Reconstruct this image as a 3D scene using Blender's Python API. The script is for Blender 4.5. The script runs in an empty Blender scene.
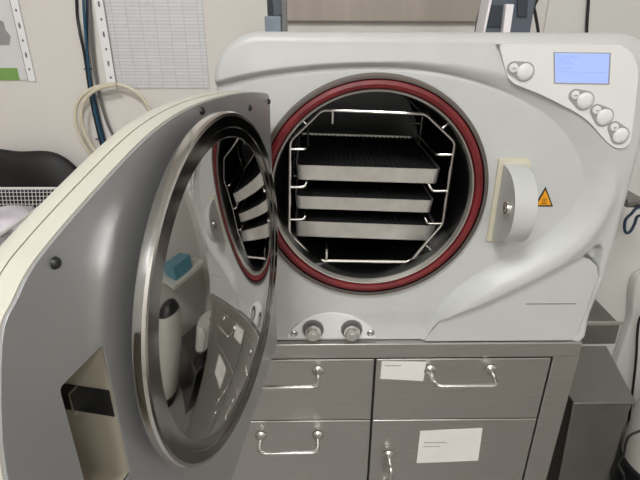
import bpy, math, random
import numpy as np
from mathutils import Vector, Matrix, Quaternion
from mathutils.geometry import tessellate_polygon
random.seed(5)
scene = bpy.context.scene
COL = scene.collection
CH = 1.30                                  # camera height above the floor
# ------------------------------------------------------------------ camera
FPX, PITCH, YAW, ROLL = 498.62, 0.4247, 0.0181, 0.0042
_f = np.array([math.sin(YAW)*math.cos(PITCH), math.cos(YAW)*math.cos(PITCH), -math.sin(PITCH)])
_r = np.array([math.cos(YAW), -math.sin(YAW), 0.0]); _u = np.cross(_r, _f)
CR = _r*math.cos(ROLL)+_u*math.sin(ROLL); CU = -_r*math.sin(ROLL)+_u*math.cos(ROLL); CF = _f
cam = bpy.data.cameras.new('camera'); co = bpy.data.objects.new('camera', cam); COL.objects.link(co)
cam.sensor_width = 36; cam.lens = FPX*36/640; cam.clip_start = 0.01
co.matrix_world = Matrix(((CR[0], CU[0], -CF[0], 0), (CR[1], CU[1], -CF[1], 0), (CR[2], CU[2], -CF[2], CH), (0, 0, 0, 1)))
scene.camera = co
O = np.array([0, 0, CH])
def ray(x, y): return CF+CR*(x-320)/FPX-CU*(y-240)/FPX
def at(x, y, Y):                            # point of the room at distance Y seen at a photo position
    d = ray(x, y); return O+d*(Y/d[1])
def atz(x, y, z):
    d = ray(x, y); return O+d*((z-CH)/d[2])
def atx(x, y, X):
    d = ray(x, y); return O+d*(X/d[0])
D = 0.5985                                  # front of the steriliser
ZB = CH-0.4343                               # worktop height
YO = D-.004                                 # outermost front face of the machine
YF = D+.005                                 # its recessed round face
# ------------------------------------------------------------------ materials
def mat(name, col, rough=0.5, metal=0.0, noise=0.0, nscale=20, stretch=None, bump=0.0, spec=None, emit=None, es=1.0, coat=0.0, alpha=None, rvar=0.0):
    m = bpy.data.materials.new(name); m.use_nodes = True
    nt = m.node_tree; b = nt.nodes['Principled BSDF']
    b.inputs['Base Color'].default_value = (*col, 1); b.inputs['Roughness'].default_value = rough; b.inputs['Metallic'].default_value = metal
    if spec is not None: b.inputs['Specular IOR Level'].default_value = spec
    if coat: b.inputs['Coat Weight'].default_value = coat; b.inputs['Coat Roughness'].default_value = 0.15
    if emit: b.inputs['Emission Color'].default_value = (*emit, 1); b.inputs['Emission Strength'].default_value = es
    if noise or bump or rvar:
        tc = nt.nodes.new('ShaderNodeTexCoord'); mp = nt.nodes.new('ShaderNodeMapping'); nz = nt.nodes.new('ShaderNodeTexNoise')
        nt.links.new(tc.outputs['Object'], mp.inputs[0]); nt.links.new(mp.outputs[0], nz.inputs['Vector'])
        nz.inputs['Scale'].default_value = nscale; nz.inputs['Detail'].default_value = 4
        if stretch: mp.inputs['Scale'].default_value = stretch
        if noise:
            cr = nt.nodes.new('ShaderNodeValToRGB'); e = cr.color_ramp.elements
            e[0].position = .3; e[1].position = .7
            e[0].color = (*[max(0, c*(1-noise)) for c in col], 1); e[1].color = (*[min(1, c*(1+noise)) for c in col], 1)
            nt.links.new(nz.outputs['Fac'], cr.inputs[0]); nt.links.new(cr.outputs[0], b.inputs['Base Color'])
        if rvar:
            mr = nt.nodes.new('ShaderNodeMapRange'); mr.inputs['To Min'].default_value = rough-rvar; mr.inputs['To Max'].default_value = rough+rvar
            nt.links.new(nz.outputs['Fac'], mr.inputs[0]); nt.links.new(mr.outputs[0], b.inputs['Roughness'])
        if bump:
            bp = nt.nodes.new('ShaderNodeBump'); bp.inputs['Strength'].default_value = bump; bp.inputs['Distance'].default_value = .001
            nt.links.new(nz.outputs['Fac'], bp.inputs['Height']); nt.links.new(bp.outputs[0], b.inputs['Normal'])
    return m
M = dict(
 white=mat('white_plastic', (.56, .565, .55), .38, noise=.02, nscale=30),
 panel=mat('panel_plastic', (.78, .78, .76), .35, noise=.015),
 flap=mat('flap_plastic', (.56, .56, .54), .42, noise=.015),
 cream=mat('cream_plastic', (.60, .585, .50), .38, noise=.03),
 yellow=mat('yellowed_plastic', (.66, .62, .48), .4, noise=.05),
 grey=mat('grey_painted_steel', (.47, .475, .48), .30, .5, noise=.02),
 mirror=mat('polished_steel', (.50, .49, .475), .035, 1.0),
 rim=mat('satin_steel_rim', (.72, .70, .67), .18, 1.0, rvar=.06, nscale=60),
 rimd=mat('dark_steel_face', (.20, .19, .18), .16, 1.0, rvar=.05, nscale=50),
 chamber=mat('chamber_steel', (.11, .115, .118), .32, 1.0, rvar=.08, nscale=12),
 ring=mat('ring_metal', (.15, .13, .115), .4, .5, noise=.1),
 ring2=mat('inner_ring_metal', (.42, .40, .37), .4, .6, noise=.1),
 red=mat('red_silicone', (.165, .012, .015), .42, noise=.25, nscale=40),
 wire=mat('wire_steel', (.82, .80, .76), .22, 1.0),
 tray=mat('tray_steel', (.80, .78, .73), .38, .85, noise=.08, nscale=40, rvar=.08),
 tray_floor=mat('shaded_tray_floor', (.02, .02, .02), .65, 0, spec=.25),  # tray steel turned near black: the chamber's shade is put into the colour
 steel=mat('brushed_steel', (.54, .525, .505), .30, 1.0, noise=.05, nscale=14, stretch=(1, 1, 40), rvar=.06),
 steel_d=mat('dull_steel', (.28, .272, .26), .32, 1.0, noise=.10, nscale=9, rvar=.06),
 chrome=mat('chrome', (.78, .76, .73), .12, 1.0),
 handle=mat('handle_steel', (.70, .68, .65), .25, 1.0),
 knob=mat('knob_steel', (.80, .78, .75), .3, 1.0),
 black=mat('black_gap', (.008, .008, .008), .7),
 blackp=mat('black_plastic', (.012, .012, .013), .4, noise=.3),
 dark=mat('dark_grey_plastic', (.16, .16, .16), .4),
 btn_ring=mat('grey_button_surround', (.34, .34, .335), .45),
 screen=mat('lit_screen', (.02, .02, .03), .3, emit=(.40, .52, 1.0), es=.78),
 ink=mat('screen_ink', (.02, .02, .08), .6, emit=(.20, .25, .58), es=1.0),
 orange=mat('warning_orange', (.85, .36, .01), .5),
 wall=mat('wall_paint', (.72, .69, .645), .55, noise=.03, nscale=3),
 wallr=mat('wall_paint_pale', (.70, .69, .65), .6, noise=.03, nscale=3),
 board=mat('beige_board', (.40, .35, .305), .55, noise=.08, nscale=5, stretch=(6, 1, 1)),
 floor=mat('floor_vinyl', (.28, .27, .25), .4, noise=.1, nscale=60),
 ceil=mat('ceiling_paint', (.75, .74, .71), .8, noise=.02),
 lamp=mat('lamp_diffuser', (.9, .9, .9), .5, emit=(.985, .99, 1), es=4.0),
 paper=mat('white_paper', (.86, .86, .86), .6, noise=.02),
 note=mat('note_paper', (.80, .78, .74), .6, noise=.03),
 print_=mat('faded_print', (.35, .35, .36), .6),
 green=mat('green_print', (.20, .46, .07), .5),
 slate=mat('slate_plastic', (.085, .105, .13), .45, noise=.1),
 slate_d=mat('dark_slate_plastic', (.03, .038, .05), .45, noise=.1),
 slate_l=mat('pale_slate_plastic', (.20, .24, .28), .45, noise=.1),
 whites=mat('white_stripe', (.85, .81, .82), .45),
 blue=mat('blue_cable', (.02, .085, .15), .3),
 navy=mat('navy_cord', (.012, .03, .06), .4),
 greyc=mat('grey_cable', (.14, .135, .13), .5),
 hose=mat('cream_hose', (.66, .60, .46), .4),
 basket=mat('basket_wire', (.78, .76, .74), .4, .3),
 pouch=mat('lilac_pouch', (.46, .39, .48), .4, noise=.25, nscale=14, bump=.6),
 pouchw=mat('pale_pouch', (.66, .61, .66), .4, noise=.2, nscale=14, bump=.6),
 bag=mat('black_cloth', (.006, .0055, .0055), .6, noise=.3, nscale=20, bump=.5),
 pipe=mat('white_pipe', (.66, .66, .60), .4),
 teal=mat('teal_plastic', (.10, .28, .36), .4),
 beige=mat('beige_lining', (.44, .40, .32), .45, noise=.05),
)
# ruled table paper: pale sheet with faint grey grid
def paper_table():
    m = mat('table_print', (.72, .73, .75), .5); nt = m.node_tree; b = nt.nodes['Principled BSDF']
    tc = nt.nodes.new('ShaderNodeTexCoord'); mp = nt.nodes.new('ShaderNodeMapping'); mp.inputs['Scale'].default_value = (1, 1, 1)
    mp.inputs['Rotation'].default_value = (math.pi/2, 0, 0)
    br = nt.nodes.new('ShaderNodeTexBrick'); br.offset = 0; br.inputs['Scale'].default_value = 1
    br.inputs['Brick Width'].default_value = .027; br.inputs['Row Height'].default_value = .0062; br.inputs['Mortar Size'].default_value = .0007
    br.inputs['Color1'].default_value = (.86, .87, .89, 1); br.inputs['Color2'].default_value = (.80, .81, .84, 1); br.inputs['Mortar'].default_value = (.62, .63, .66, 1)
    nt.links.new(tc.outputs['Object'], mp.inputs[0]); nt.links.new(mp.outputs[0], br.inputs['Vector']); nt.links.new(br.outputs[0], b.inputs['Base Color'])
    return m
M['table'] = paper_table()
def clear_film():
    m = bpy.data.materials.new('clear_film'); m.use_nodes = True; nt = m.node_tree; nt.nodes.clear()
    o = nt.nodes.new('ShaderNodeOutputMaterial'); mx = nt.nodes.new('ShaderNodeMixShader'); t = nt.nodes.new('ShaderNodeBsdfTransparent'); g = nt.nodes.new('ShaderNodeBsdfGlossy')
    g.inputs['Roughness'].default_value = .12; mx.inputs[0].default_value = .10
    tc = nt.nodes.new('ShaderNodeTexCoord'); nz = nt.nodes.new('ShaderNodeTexNoise'); nz.inputs['Scale'].default_value = 22; bp = nt.nodes.new('ShaderNodeBump'); bp.inputs['Strength'].default_value = .5; bp.inputs['Distance'].default_value = .004
    nt.links.new(tc.outputs['Object'], nz.inputs['Vector']); nt.links.new(nz.outputs['Fac'], bp.inputs['Height']); nt.links.new(bp.outputs[0], g.inputs['Normal'])
    nt.links.new(t.outputs[0], mx.inputs[1]); nt.links.new(g.outputs[0], mx.inputs[2]); nt.links.new(mx.outputs[0], o.inputs[0]); return m
M['film'] = clear_film()
# ------------------------------------------------------------------ mesh builder
class MB:
    def __init__(s): s.v = []; s.f = []
    def add(s, vs, fs):
        k = len(s.v); s.v += [tuple(float(c) for c in p) for p in vs]; s.f += [tuple(i+k for i in q) for q in fs]; return s
    def box(s, a, b):
        x0, y0, z0 = [min(p, q) for p, q in zip(a, b)]; x1, y1, z1 = [max(p, q) for p, q in zip(a, b)]
        return s.add([(x0,y0,z0),(x1,y0,z0),(x1,y1,z0),(x0,y1,z0),(x0,y0,z1),(x1,y0,z1),(x1,y1,z1),(x0,y1,z1)],
                     [(0,3,2,1),(4,5,6,7),(0,1,5,4),(1,2,6,5),(2,3,7,6),(3,0,4,7)])
    def hexa(s, lo, hi):                     # 4 lower, 4 upper corners
        return s.add(list(lo)+list(hi), [(0,3,2,1),(4,5,6,7),(0,1,5,4),(1,2,6,5),(2,3,7,6),(3,0,4,7)])
    def tube(s, pts, r, n=10, closed=False, taper=None):
        P = [Vector(p) for p in pts]; N = len(P); rings = []; up = None
        for i in range(N):
            if closed: t = (P[(i+1) % N]-P[i-1])
            else: t = P[min(i+1, N-1)]-P[max(i-1, 0)]
            t.normalize()
            if up is None:
                up = Vector((0, 0, 1)) if abs(t.z) < .9 else Vector((1, 0, 0))
            up = (up-t*up.dot(t)); up.normalize(); sd = t.cross(up)
            rr = r if taper is None else r*taper(i/(N-1))
            rings.append([P[i]+(up*math.cos(a)+sd*math.sin(a))*rr for a in [2*math.pi*k/n for k in range(n)]])
        vs = [q for g in rings for q in g]; fs = []
        for i in range(N if closed else N-1):
            j = (i+1) % N
            for k in range(n): fs.append((i*n+k, i*n+(k+1) % n, j*n+(k+1) % n, j*n+k))
        if not closed: fs += [tuple(range(n))[::-1], tuple((N-1)*n+k for k in range(n))]
        return s.add(vs, fs)
    def lathe(s, prof, c, ax, n=96, capend=True):   # prof: (r, h) pairs, axis ax from c
        ax = Vector(ax).normalized(); c = Vector(c)
        u = ax.cross(Vector((0, 0, 1)));
        if u.length < .1: u = ax.cross(Vector((1, 0, 0)))
        u.normalize(); w = ax.cross(u); vs = []; fs = []; idx = []
        for r, h in prof:
            if r < 1e-6: idx.append([len(vs)]); vs.append(c+ax*h)
            else:
                idx.append(list(range(len(vs), len(vs)+n)))
                for k in range(n):
                    a = 2*math.pi*k/n; vs.append(c+ax*h+(u*math.cos(a)+w*math.sin(a))*r)
        for A, B in zip(idx, idx[1:]):
            for k in range(n):
                q = [A[k % len(A)], A[(k+1) % len(A)], B[(k+1) % len(B)], B[k % len(B)]]; o = []
                for i in q:
                    if i not in o: o.append(i)
                if len(o) > 2: fs.append(tuple(o))
        return s.add(vs, fs)
    def prism(s, outer, fn, h0, h1, holes=()):      # 2-D outline(s), fn(u, v, h) -> point
        loops = [list(outer)]+[list(h) for h in holes]
        tri = tessellate_polygon([[Vector((a, b, 0)) for a, b in l] for l in loops])
        flat = [p for l in loops for p in l]; n = len(flat)
        vs = [fn(a, b, h0) for a, b in flat]+[fn(a, b, h1) for a, b in flat]
        fs = [tuple(t) for t in tri]+[tuple(i+n for i in reversed(t)) for t in tri]
        k = 0
        for l in loops:
            m = len(l)
            for i in range(m): j = (i+1) % m; fs.append((k+i, k+j, k+n+j, k+n+i))
            k += m
        return s.add(vs, fs)
    def build(s, name, m, parent=None, bevel=0, smooth=True, org=None, angle=35, pivot=None):
        import bmesh
        me = bpy.data.meshes.new(name)
        v = np.array(s.v); 
        if org is None:
            org = parent_loc(parent) if parent is not None else np.array([(v[:,0].min()+v[:,0].max())/2, (v[:,1].min()+v[:,1].max())/2, v[:,2].min()])
        if pivot is not None: org = np.array(pivot, float)
        v = v-np.array(org)
        me.from_pydata([tuple(p) for p in v], [], s.f); me.update()
        bm = bmesh.new(); bm.from_mesh(me); bmesh.ops.recalc_face_normals(bm, faces=bm.faces); bm.to_mesh(me); bm.free()
        me.materials.append(m if not isinstance(m, str) else M[m])
        if smooth:
            me.shade_smooth()
            try: me.set_sharp_from_angle(angle=math.radians(angle))
            except Exception: pass
        o = bpy.data.objects.new(name, me); COL.objects.link(o)
        if parent is not None:
            o.parent = parent
            if pivot is not None: o.location = org-parent_loc(parent)
        else: o.location = org
        if bevel:
            b = o.modifiers.new('bevel', 'BEVEL'); b.width = bevel; b.segments = 3; b.limit_method = 'ANGLE'; b.angle_limit = math.radians(40); b.harden_normals = False
        return o
def parent_loc(p):
    l = np.array([0., 0, 0])
    while p is not None: l = l+np.array(p.location); p = p.parent
    return l
def tag(o, label=None, cat=None, group=None, kind=None):
    if label: o['label'] = label
    if cat: o['category'] = cat
    if group: o['group'] = group
    if kind: o['kind'] = kind
    return o
def thing(name, loc, label, cat, group=None):
    o = bpy.data.objects.new(name, None); COL.objects.link(o); o.location = loc; o.empty_display_size = .05
    return tag(o, label, cat, group)
def smooth_path(pts, n=8, closed=False):
    P = [np.array(p, float) for p in pts]; N = len(P); out = []
    g = (lambda i: P[i % N]) if closed else (lambda i: P[min(max(i, 0), N-1)])
    for i in range(N if closed else N-1):
        a, b, c, d = g(i-1), g(i), g(i+1), g(i+2)
        for k in range(n):
            t = k/n; out.append(.5*((2*b)+(-a+c)*t+(2*a-5*b+4*c-d)*t*t+(-a+3*b-3*c+d)*t**3))
    if not closed: out.append(P[-1])
    return out
def round_path(pts, r, n=5, closed=False):          # polyline with rounded corners
    P = [np.array(p, float) for p in pts]; N = len(P); out = []
    for i in range(N):
        if not closed and i in (0, N-1): out.append(P[i]); continue
        p, a, b = P[i], P[i-1], P[(i+1) % N]
        la, lb = np.linalg.norm(a-p), np.linalg.norm(b-p); rr = min(r, la*.45, lb*.45)
        q0 = p+(a-p)/la*rr; q1 = p+(b-p)/lb*rr
        for k in range(n+1):
            t = k/n; out.append((1-t)**2*q0+2*t*(1-t)*p+t*t*q1)
    return out
XYf = lambda Y: (lambda x, z, h: (x, Y+h, z))       # a drawing in the front plane, depth h behind Y

# ================================================================== room
W = 1.05
def struct(o): o['kind'] = 'structure'; return o
XL, XR, YR, ZC = -1.5, 1.25, -2.6, 2.7
struct(MB().box((XL-.1, YR-.1, -.1), (XR+.1, W+.1, 0)).build('floor', 'floor', smooth=False))
struct(MB().box((XL-.1, YR-.1, ZC), (XR+.1, W+.1, ZC+.1)).build('ceiling', 'ceil', smooth=False))
xr = at(545, 20, W)[0]
struct(MB().box((XL-.1, W, 0), (xr, W+.1, ZC)).build('wall_back', 'wall', smooth=False))
struct(MB().box((xr, W-.004, 0), (XR+.1, W+.1, ZC)).build('wall_back_right', 'wallr', smooth=False))
struct(MB().box((XL-.1, YR, 0), (XL, W, ZC)).build('wall_left', 'board', smooth=False))  # unseen wall, given a darker colour to hold back light from the left
struct(MB().box((XR, YR, 0), (XR+.1, W, ZC)).build('wall_right', 'wallr', smooth=False))
struct(MB().box((XL-.1, YR-.1, 0), (XR+.1, YR, ZC)).build('wall_rear', 'wall', smooth=False))
xb0, xb1 = at(276, 20, W)[0], at(500, 20, W)[0]
struct(MB().box((xb0, W-.012, at(380, 22, W-.012)[2]), (xb1, W, 2.2)).build('trim_1', 'board', bevel=.003))

# ceiling lamps
for i, (lx, ly) in enumerate([(-.35, -.75), (.6, -1.7), (-.6, -2.1)]):
    t = thing('ceiling_light', (lx, ly, ZC), ['square ceiling light panel nearest the steriliser', 'square ceiling light panel on the right side of the room', 'square ceiling light panel in the rear left of the room'][i], 'ceiling light', 'ceiling light panels')
    MB().box((lx-.31, ly-.31, ZC-.03), (lx+.31, ly+.31, ZC)).build('frame', 'panel', t, bevel=.004)
    MB().box((lx-.28, ly-.28, ZC-.034), (lx+.28, ly+.28, ZC-.0301)).build('diffuser', 'lamp', t)
    L = bpy.data.lights.new('panel_light', 'AREA'); L.shape = 'SQUARE'; L.size = .56; L.energy = [20, 9, 7][i]; L.color = (.985, .99, 1)
    lo = bpy.data.objects.new('panel_light', L); COL.objects.link(lo); lo.location = (lx, ly, ZC-.04)
w = bpy.data.worlds.new('world'); scene.world = w; w.use_nodes = True
w.node_tree.nodes['Background'].inputs[0].default_value = (.9, .92, 1, 1); w.node_tree.nodes['Background'].inputs[1].default_value = .08

# ================================================================== worktop and cabinet
xwr = at(582, 346, D-.004)[0]
wt = MB().box((-1.48, D-.004, ZB-.026), (xwr, W-.004, ZB)).build('worktop', 'steel', bevel=.002)
tag(wt, 'long stainless steel worktop carrying the steriliser and the wire basket', 'worktop')
ZT = ZB-.0265
cab = thing('drawer_cabinet', (.1, D+.2, 0), 'stainless steel cabinet of drawers and a cupboard door under the worktop', 'cabinet')
xs0, xs1 = at(553.5, 355, D)[0], at(583, 350, D)[0]-.002; xm = at(375.5, 358, D)[0]; cw = xs0-xm
c = MB().box((-1.2, D+.02, .1), (xs1, W-.02, ZT)); c.build('carcass', 'steel_d', cab)
MB().box((-1.15, D+.08, 0), (xs1-.03, W-.05, .1)).build('plinth', 'blackp', cab)
MB().box((xs0+.0012, D+.001, .1), (xs1, D+.02, ZT)).build('stile', 'steel', cab, bevel=.0015)
def u_handle(a, b, out, r, parent):
    a = np.array(a); b = np.array(b); o = np.array([0, -out, 0])
    m = MB().tube(round_path([a, a+o, b+o, b], .011, 6), r, 12)
    for p in (a, b): m.lathe([(0, .0), (r*2.8, .0), (r*2.2, .0015), (r*1.5, .005), (r*1.02, .011), (0, .011)], p, (0, -1, 0), 16)
    return m.build('handle', 'handle', parent)
zd = [ZT-.004, at(376, 420.5, D)[2]]; zd += [zd[1]-.165, zd[1]-.33, .105]
def front(name, x0, x1, z1, z0):
    return MB().box((x0+.0014, D+.001, z0+.0008), (x1-.0014, D+.0185, z1-.0008)).build(name, 'steel', cab, bevel=.0015)
hz = at(460, 370.5, D)[2]
dr = []
for x0, x1, hx, rows in [(xm-2*cw, xm-cw, xm-1.5*cw, 4), (xm-cw, xm, at(287.5, 375, D)[0], 4), (xm, xs0, at(460.5, 371, D)[0], 1)]:
    for r in range(rows):
        d = front('drawer', x0, x1, zd[r], zd[r+1])
        h = hz if r == 0 else (at(290, 436, D)[2] if r == 1 else zd[r]-.03)
        u_handle((hx-.0455, D, h), (hx+.0455, D, h), .034, .0034, d); dr.append(d)
dtop = dr[-1]
cup = front('cupboard_door', xm, xs0, zd[1], .105)
p = at(388.5, 455, D); u_handle((p[0], D, p[2]), (p[0], D, p[2]-.075), .03, .0032, cup)
def note(px, parent, lines, label):
    q = [at(x, y, D) for x, y in px]
    o = MB().prism([(p[0], p[2]) for p in q], XYf(D), .0, .0012).build('paper_label', 'note', parent, smooth=False); o['label'] = label
    m = MB()
    for x0, x1, y in lines:
        x = x0
        while x < x1:
            wd = random.uniform(1.2, 3.5); a = at(x, y, D); b = at(min(x+wd, x1), y+.9, D)
            m.box((a[0], D-.0004, a[2]), (b[0], D+.0004, b[2])); x += wd+.7
    m.build('print', 'print_', o if False else parent, smooth=False)
note([(382, 361.5), (426.3, 362.3), (423.4, 381), (380.2, 378.8)], dtop, [(385, 401, 365)], 'white paper label')
note([(420.2, 431.6), (482.5, 428.6), (478.2, 460.6), (416.6, 463.2)], cup, [(424, 447, 442), (423, 440, 446)], 'white paper label')

# ================================================================== steriliser
CX, CZ, RS = .0769, CH-.2077, .1452
A = thing('steam_steriliser', (CX, D+.2, ZB), 'white tabletop steam steriliser with its round chamber open, on the steel worktop', 'steriliser')
# --- front outline (x, z)
x0 = at(213, 85, D)[0]; x1 = at(620, 237, D)[0]; z1 = at(380, 32.3, D)[2]; z0 = ZB+.0005
def arc(cx, cz, r, a0, a1, n): return [(cx+r*math.cos(math.radians(a0+(a1-a0)*k/n)), cz+r*math.sin(math.radians(a0+(a1-a0)*k/n))) for k in range(n+1)]
def ell(cx, cz, rx, rz, a0, a1, n): return [(cx+rx*math.cos(math.radians(a0+(a1-a0)*k/n)), cz+rz*math.sin(math.radians(a0+(a1-a0)*k/n))) for k in range(n+1)]
outl = arc(x0+.006, z0+.006, .006, 180, 270, 4)
br = [at(*p, D) for p in [(577, 342.5), (584, 336), (589, 326), (599.5, 300)]]
outl += [(p[0], p[2]) if i else (p[0], z0) for i, p in enumerate(br)]
outl += [(x1, br[3][2]+.03)]
outl += ell(x1-.062, z1-.055, .062, .055, 0, 90, 16)+ell(x0+.055, z1-.055, .055, .055, 90, 180, 16)
outl = np.array(outl)
def P2(pts, Y=D): return np.array([[q[0], q[2]] for q in (at(x, y, Y) for x, y in pts)])
rec = P2([(150, 108), (205, 90), (220, 86), (245, 79.5), (270, 75), (310, 70.3), (345, 68), (380, 67.5), (417, 70), (455, 76.5), (492, 87.5), (520, 99), (540, 110), (555, 121), (570, 138), (580, 156), (584.5, 172), (585, 187), (578, 203), (565, 220), (543, 239), (515, 256), (485, 271), (460, 288), (443, 304), (431, 322), (421, 341), (415, 360)])
rec = np.array(smooth_path(rec, 5)); recpoly = np.vstack([rec, [[rec[-1][0], z0-.2], [rec[0][0]-.2, z0-.2], [rec[0][0]-.2, rec[0][1]]]])
flp = P2([(424.5, 343.4), (430, 334), (440, 322), (455, 311.5), (480, 301), (500, 292.3), (530, 278), (552, 267.5), (567, 260), (580, 257), (590, 259.5), (597, 266.5), (598.5, 277), (594, 288), (584.5, 315), (576.5, 334), (571, 343.4)], D)
flp[:, 1] = np.maximum(flp[:, 1], z0+.0005)
scoop = P2([(560, 266), (575, 257), (586, 248), (595, 243), (602, 244), (605, 249), (604, 260), (600, 276), (590, 290), (570, 290)])
def seg_dist(p, poly, closed):
    a = poly if closed else poly[:-1]; b = np.roll(poly, -1, 0) if closed else poly[1:]
    best = np.full(len(p), 9.)
    for q, r in zip(a, b):
        e = r-q; t = np.clip(((p-q)@e)/(e@e+1e-15), 0, 1); d = np.hypot(*(p-q-t[:, None]*e).T); best = np.minimum(best, d)
    return best
def inside(p, poly):
    c = np.zeros(len(p), bool); x, y = p[:, 0], p[:, 1]
    for q, r in zip(poly, np.roll(poly, -1, 0)):
        k = (q[1] > y) != (r[1] > y); c ^= k & (x < (r[0]-q[0])*(y-q[1])/(r[1]-q[1]+1e-15)+q[0])
    return c
def sstep(t): t = np.clip(t, 0, 1); return t*t*(3-2*t)
def hit(poly, ang, closed=True):
    out = np.full(len(ang), 9.); c = np.array([CX, CZ])
    a = poly if closed else poly[:-1]; b = np.roll(poly, -1, 0) if closed else poly[1:]
    dx, dz = np.cos(ang), np.sin(ang)
    for q, r in zip(a, b):
        e = r-q; den = dx*e[1]-dz*e[0]; den = np.where(abs(den) < 1e-12, 1e-12, den)
        t = ((q-c)[0]*e[1]-(q-c)[1]*e[0])/den; u = ((q-c)[0]*dz-(q-c)[1]*dx)/den
        k = (u >= -1e-6) & (u <= 1+1e-6) & (t > 0); out = np.where(k & (t < out), t, out)
    return out
RD = YF-YO
def depth(p):
    a = np.degrees(np.arctan2(p[:, 1]-CZ, p[:, 0]-CX))
    wd = np.interp(a, [-180, -75, -60, -40, -20, 5, 25, 45, 65, 90, 180], [.007, .016, .024, .036, .042, .044, .036, .020, .012, .007, .007])
    sd = seg_dist(p, rec, False)*np.where(inside(p, recpoly), -1, 1)
    tt = np.clip(sd/wd, 0, 1); g = RD*(1-tt)**2*(1+.6*tt)+.0012*np.exp(-(sd/.0022)**2)*np.interp(a, [-80, -60, 25, 60, 140], [1, 0, 0, 1, 1])
    rw = np.interp(a, [-180, -80, -62, -40, -15, 0, 8, 180], [0, .0, .8, 1, .95, .4, 0, 0])      # raised crest sweeping round the right side
    t_ = (sd-wd*.8)/np.where(sd < wd*.8, wd*.8, np.interp(a, [-40, -10, 5], [.040, .020, .010])); g = g-.011*rw*np.exp(-t_*t_*1.6)*(sstep(sd/(wd*.7)))
    sl = seg_dist(p, flp, True)*np.where(inside(p, flp), -1, 1)
    il = sstep((-sl+.004)/.005)*(sd > 0); g = g*(1-il)+.0065*il
    ss = seg_dist(p, scoop, True)*np.where(inside(p, scoop), -1, 1)
    g = g+.012*sstep((-ss)/.010)
    do = seg_dist(p, outl, True)
    rf = np.interp(p[:, 1], [z0+.004, z0+.03], [.002, .011])
    k = np.clip(rf-do, 0, None); g = g+rf-np.sqrt(np.maximum(rf*rf-k*k, 0))
    g = g+.006*sstep((do < .05)*(1-do/.05))*sstep((p[:, 1]-z0)/.05)
    return g
NA = 900; ang = np.arange(NA)*2*math.pi/NA
rO = hit(outl, ang); rR = np.minimum(hit(rec, ang, False), rO-.075); r0 = np.full(NA, RS-.001)
rR = np.maximum(rR, r0+.012)
rows = []
def seg(a, b, n): 
    for k in range(n): rows.append(a+(b-a)*k/n)
B1 = np.maximum(rR-.006, r0+.004); B2 = np.minimum(rR+.055, rO-.013)
seg(r0, B1, 10); seg(B1, B2, 40); seg(B2, rO-.0125, 50)
for k in range(13): rows.append(rO-.0125*(1-k/12)**1.6)
rows = np.array(rows); NR = len(rows)
pts = np.stack([CX+rows*np.cos(ang), CZ+rows*np.sin(ang)], -1).reshape(-1, 2)
dp = depth(pts)
verts = [(p[0], YO+g, p[1]) for p, g in zip(pts, dp)]
faces = [(i*NA+k, i*NA+(k+1) % NA, (i+1)*NA+(k+1) % NA, (i+1)*NA+k) for i in range(NR-1) for k in range(NA)]
last = (NR-1)*NA
for yb in (D+.30, D+.362):
    k0 = len(verts); s_ = 1 if yb < D+.35 else .985
    verts += [(CX+(p[0]-CX)*s_, yb, z0+(p[1]-z0)*s_*.925) for p in pts[last:last+NA]]
    pr_ = last if yb < D+.35 else k0-NA
    faces += [(pr_+k, pr_+(k+1) % NA, k0+(k+1) % NA, k0+k) for k in range(NA)]
faces.append(tuple(range(len(verts)-NA, len(verts))))
b = MB(); b.add(verts, faces); b.build('body', 'white', A, angle=50)
# --- chamber
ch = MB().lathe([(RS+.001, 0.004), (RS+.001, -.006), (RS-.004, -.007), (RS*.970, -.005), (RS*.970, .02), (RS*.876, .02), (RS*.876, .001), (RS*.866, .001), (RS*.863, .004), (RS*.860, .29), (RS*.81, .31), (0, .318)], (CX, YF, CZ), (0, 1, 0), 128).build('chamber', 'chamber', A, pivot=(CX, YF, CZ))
MB().lathe([(RS+.002, .002), (RS+.001, -.007), (RS-.001, -.0075), (RS*.975, -.0072), (RS*.971, .004)], (CX, YF, CZ), (0, 1, 0), 128).build('outer_ring', 'ring', ch, pivot=(CX, YF, CZ))
g = MB().lathe([(RS*.971, .006), (RS*.971, -.003), (RS*.958, -.0068), (RS*.930, -.0082), (RS*.903, -.0068), (RS*.890, -.003), (RS*.890, .006)], (CX, YF, CZ), (0, 1, 0), 128).build('gasket', 'red', ch, pivot=(CX, YF, CZ))
g['label'] = 'dark red rubber gasket'
MB().lathe([(RS*.888, .006), (RS*.888, -.004), (RS*.882, -.0065), (RS*.872, -.006), (RS*.864, .000), (RS*.864, .008)], (CX, YF, CZ), (0, 1, 0), 128).build('inner_ring', 'ring2', ch, pivot=(CX, YF, CZ))
# --- lower access flap
fl = MB().prism([tuple(p) for p in flp], XYf(YO), .0035, .0065).build('access_flap', 'flap', A, bevel=.0012, smooth=False)
a, b_ = at(526, 304, YO+.0035), at(576, 303.6, YO+.0035)
MB().box((a[0], YO+.0031, a[2]-.0006), (b_[0], YO+.0050, a[2]+.0006)).build('slot', 'dark', fl)
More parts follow.
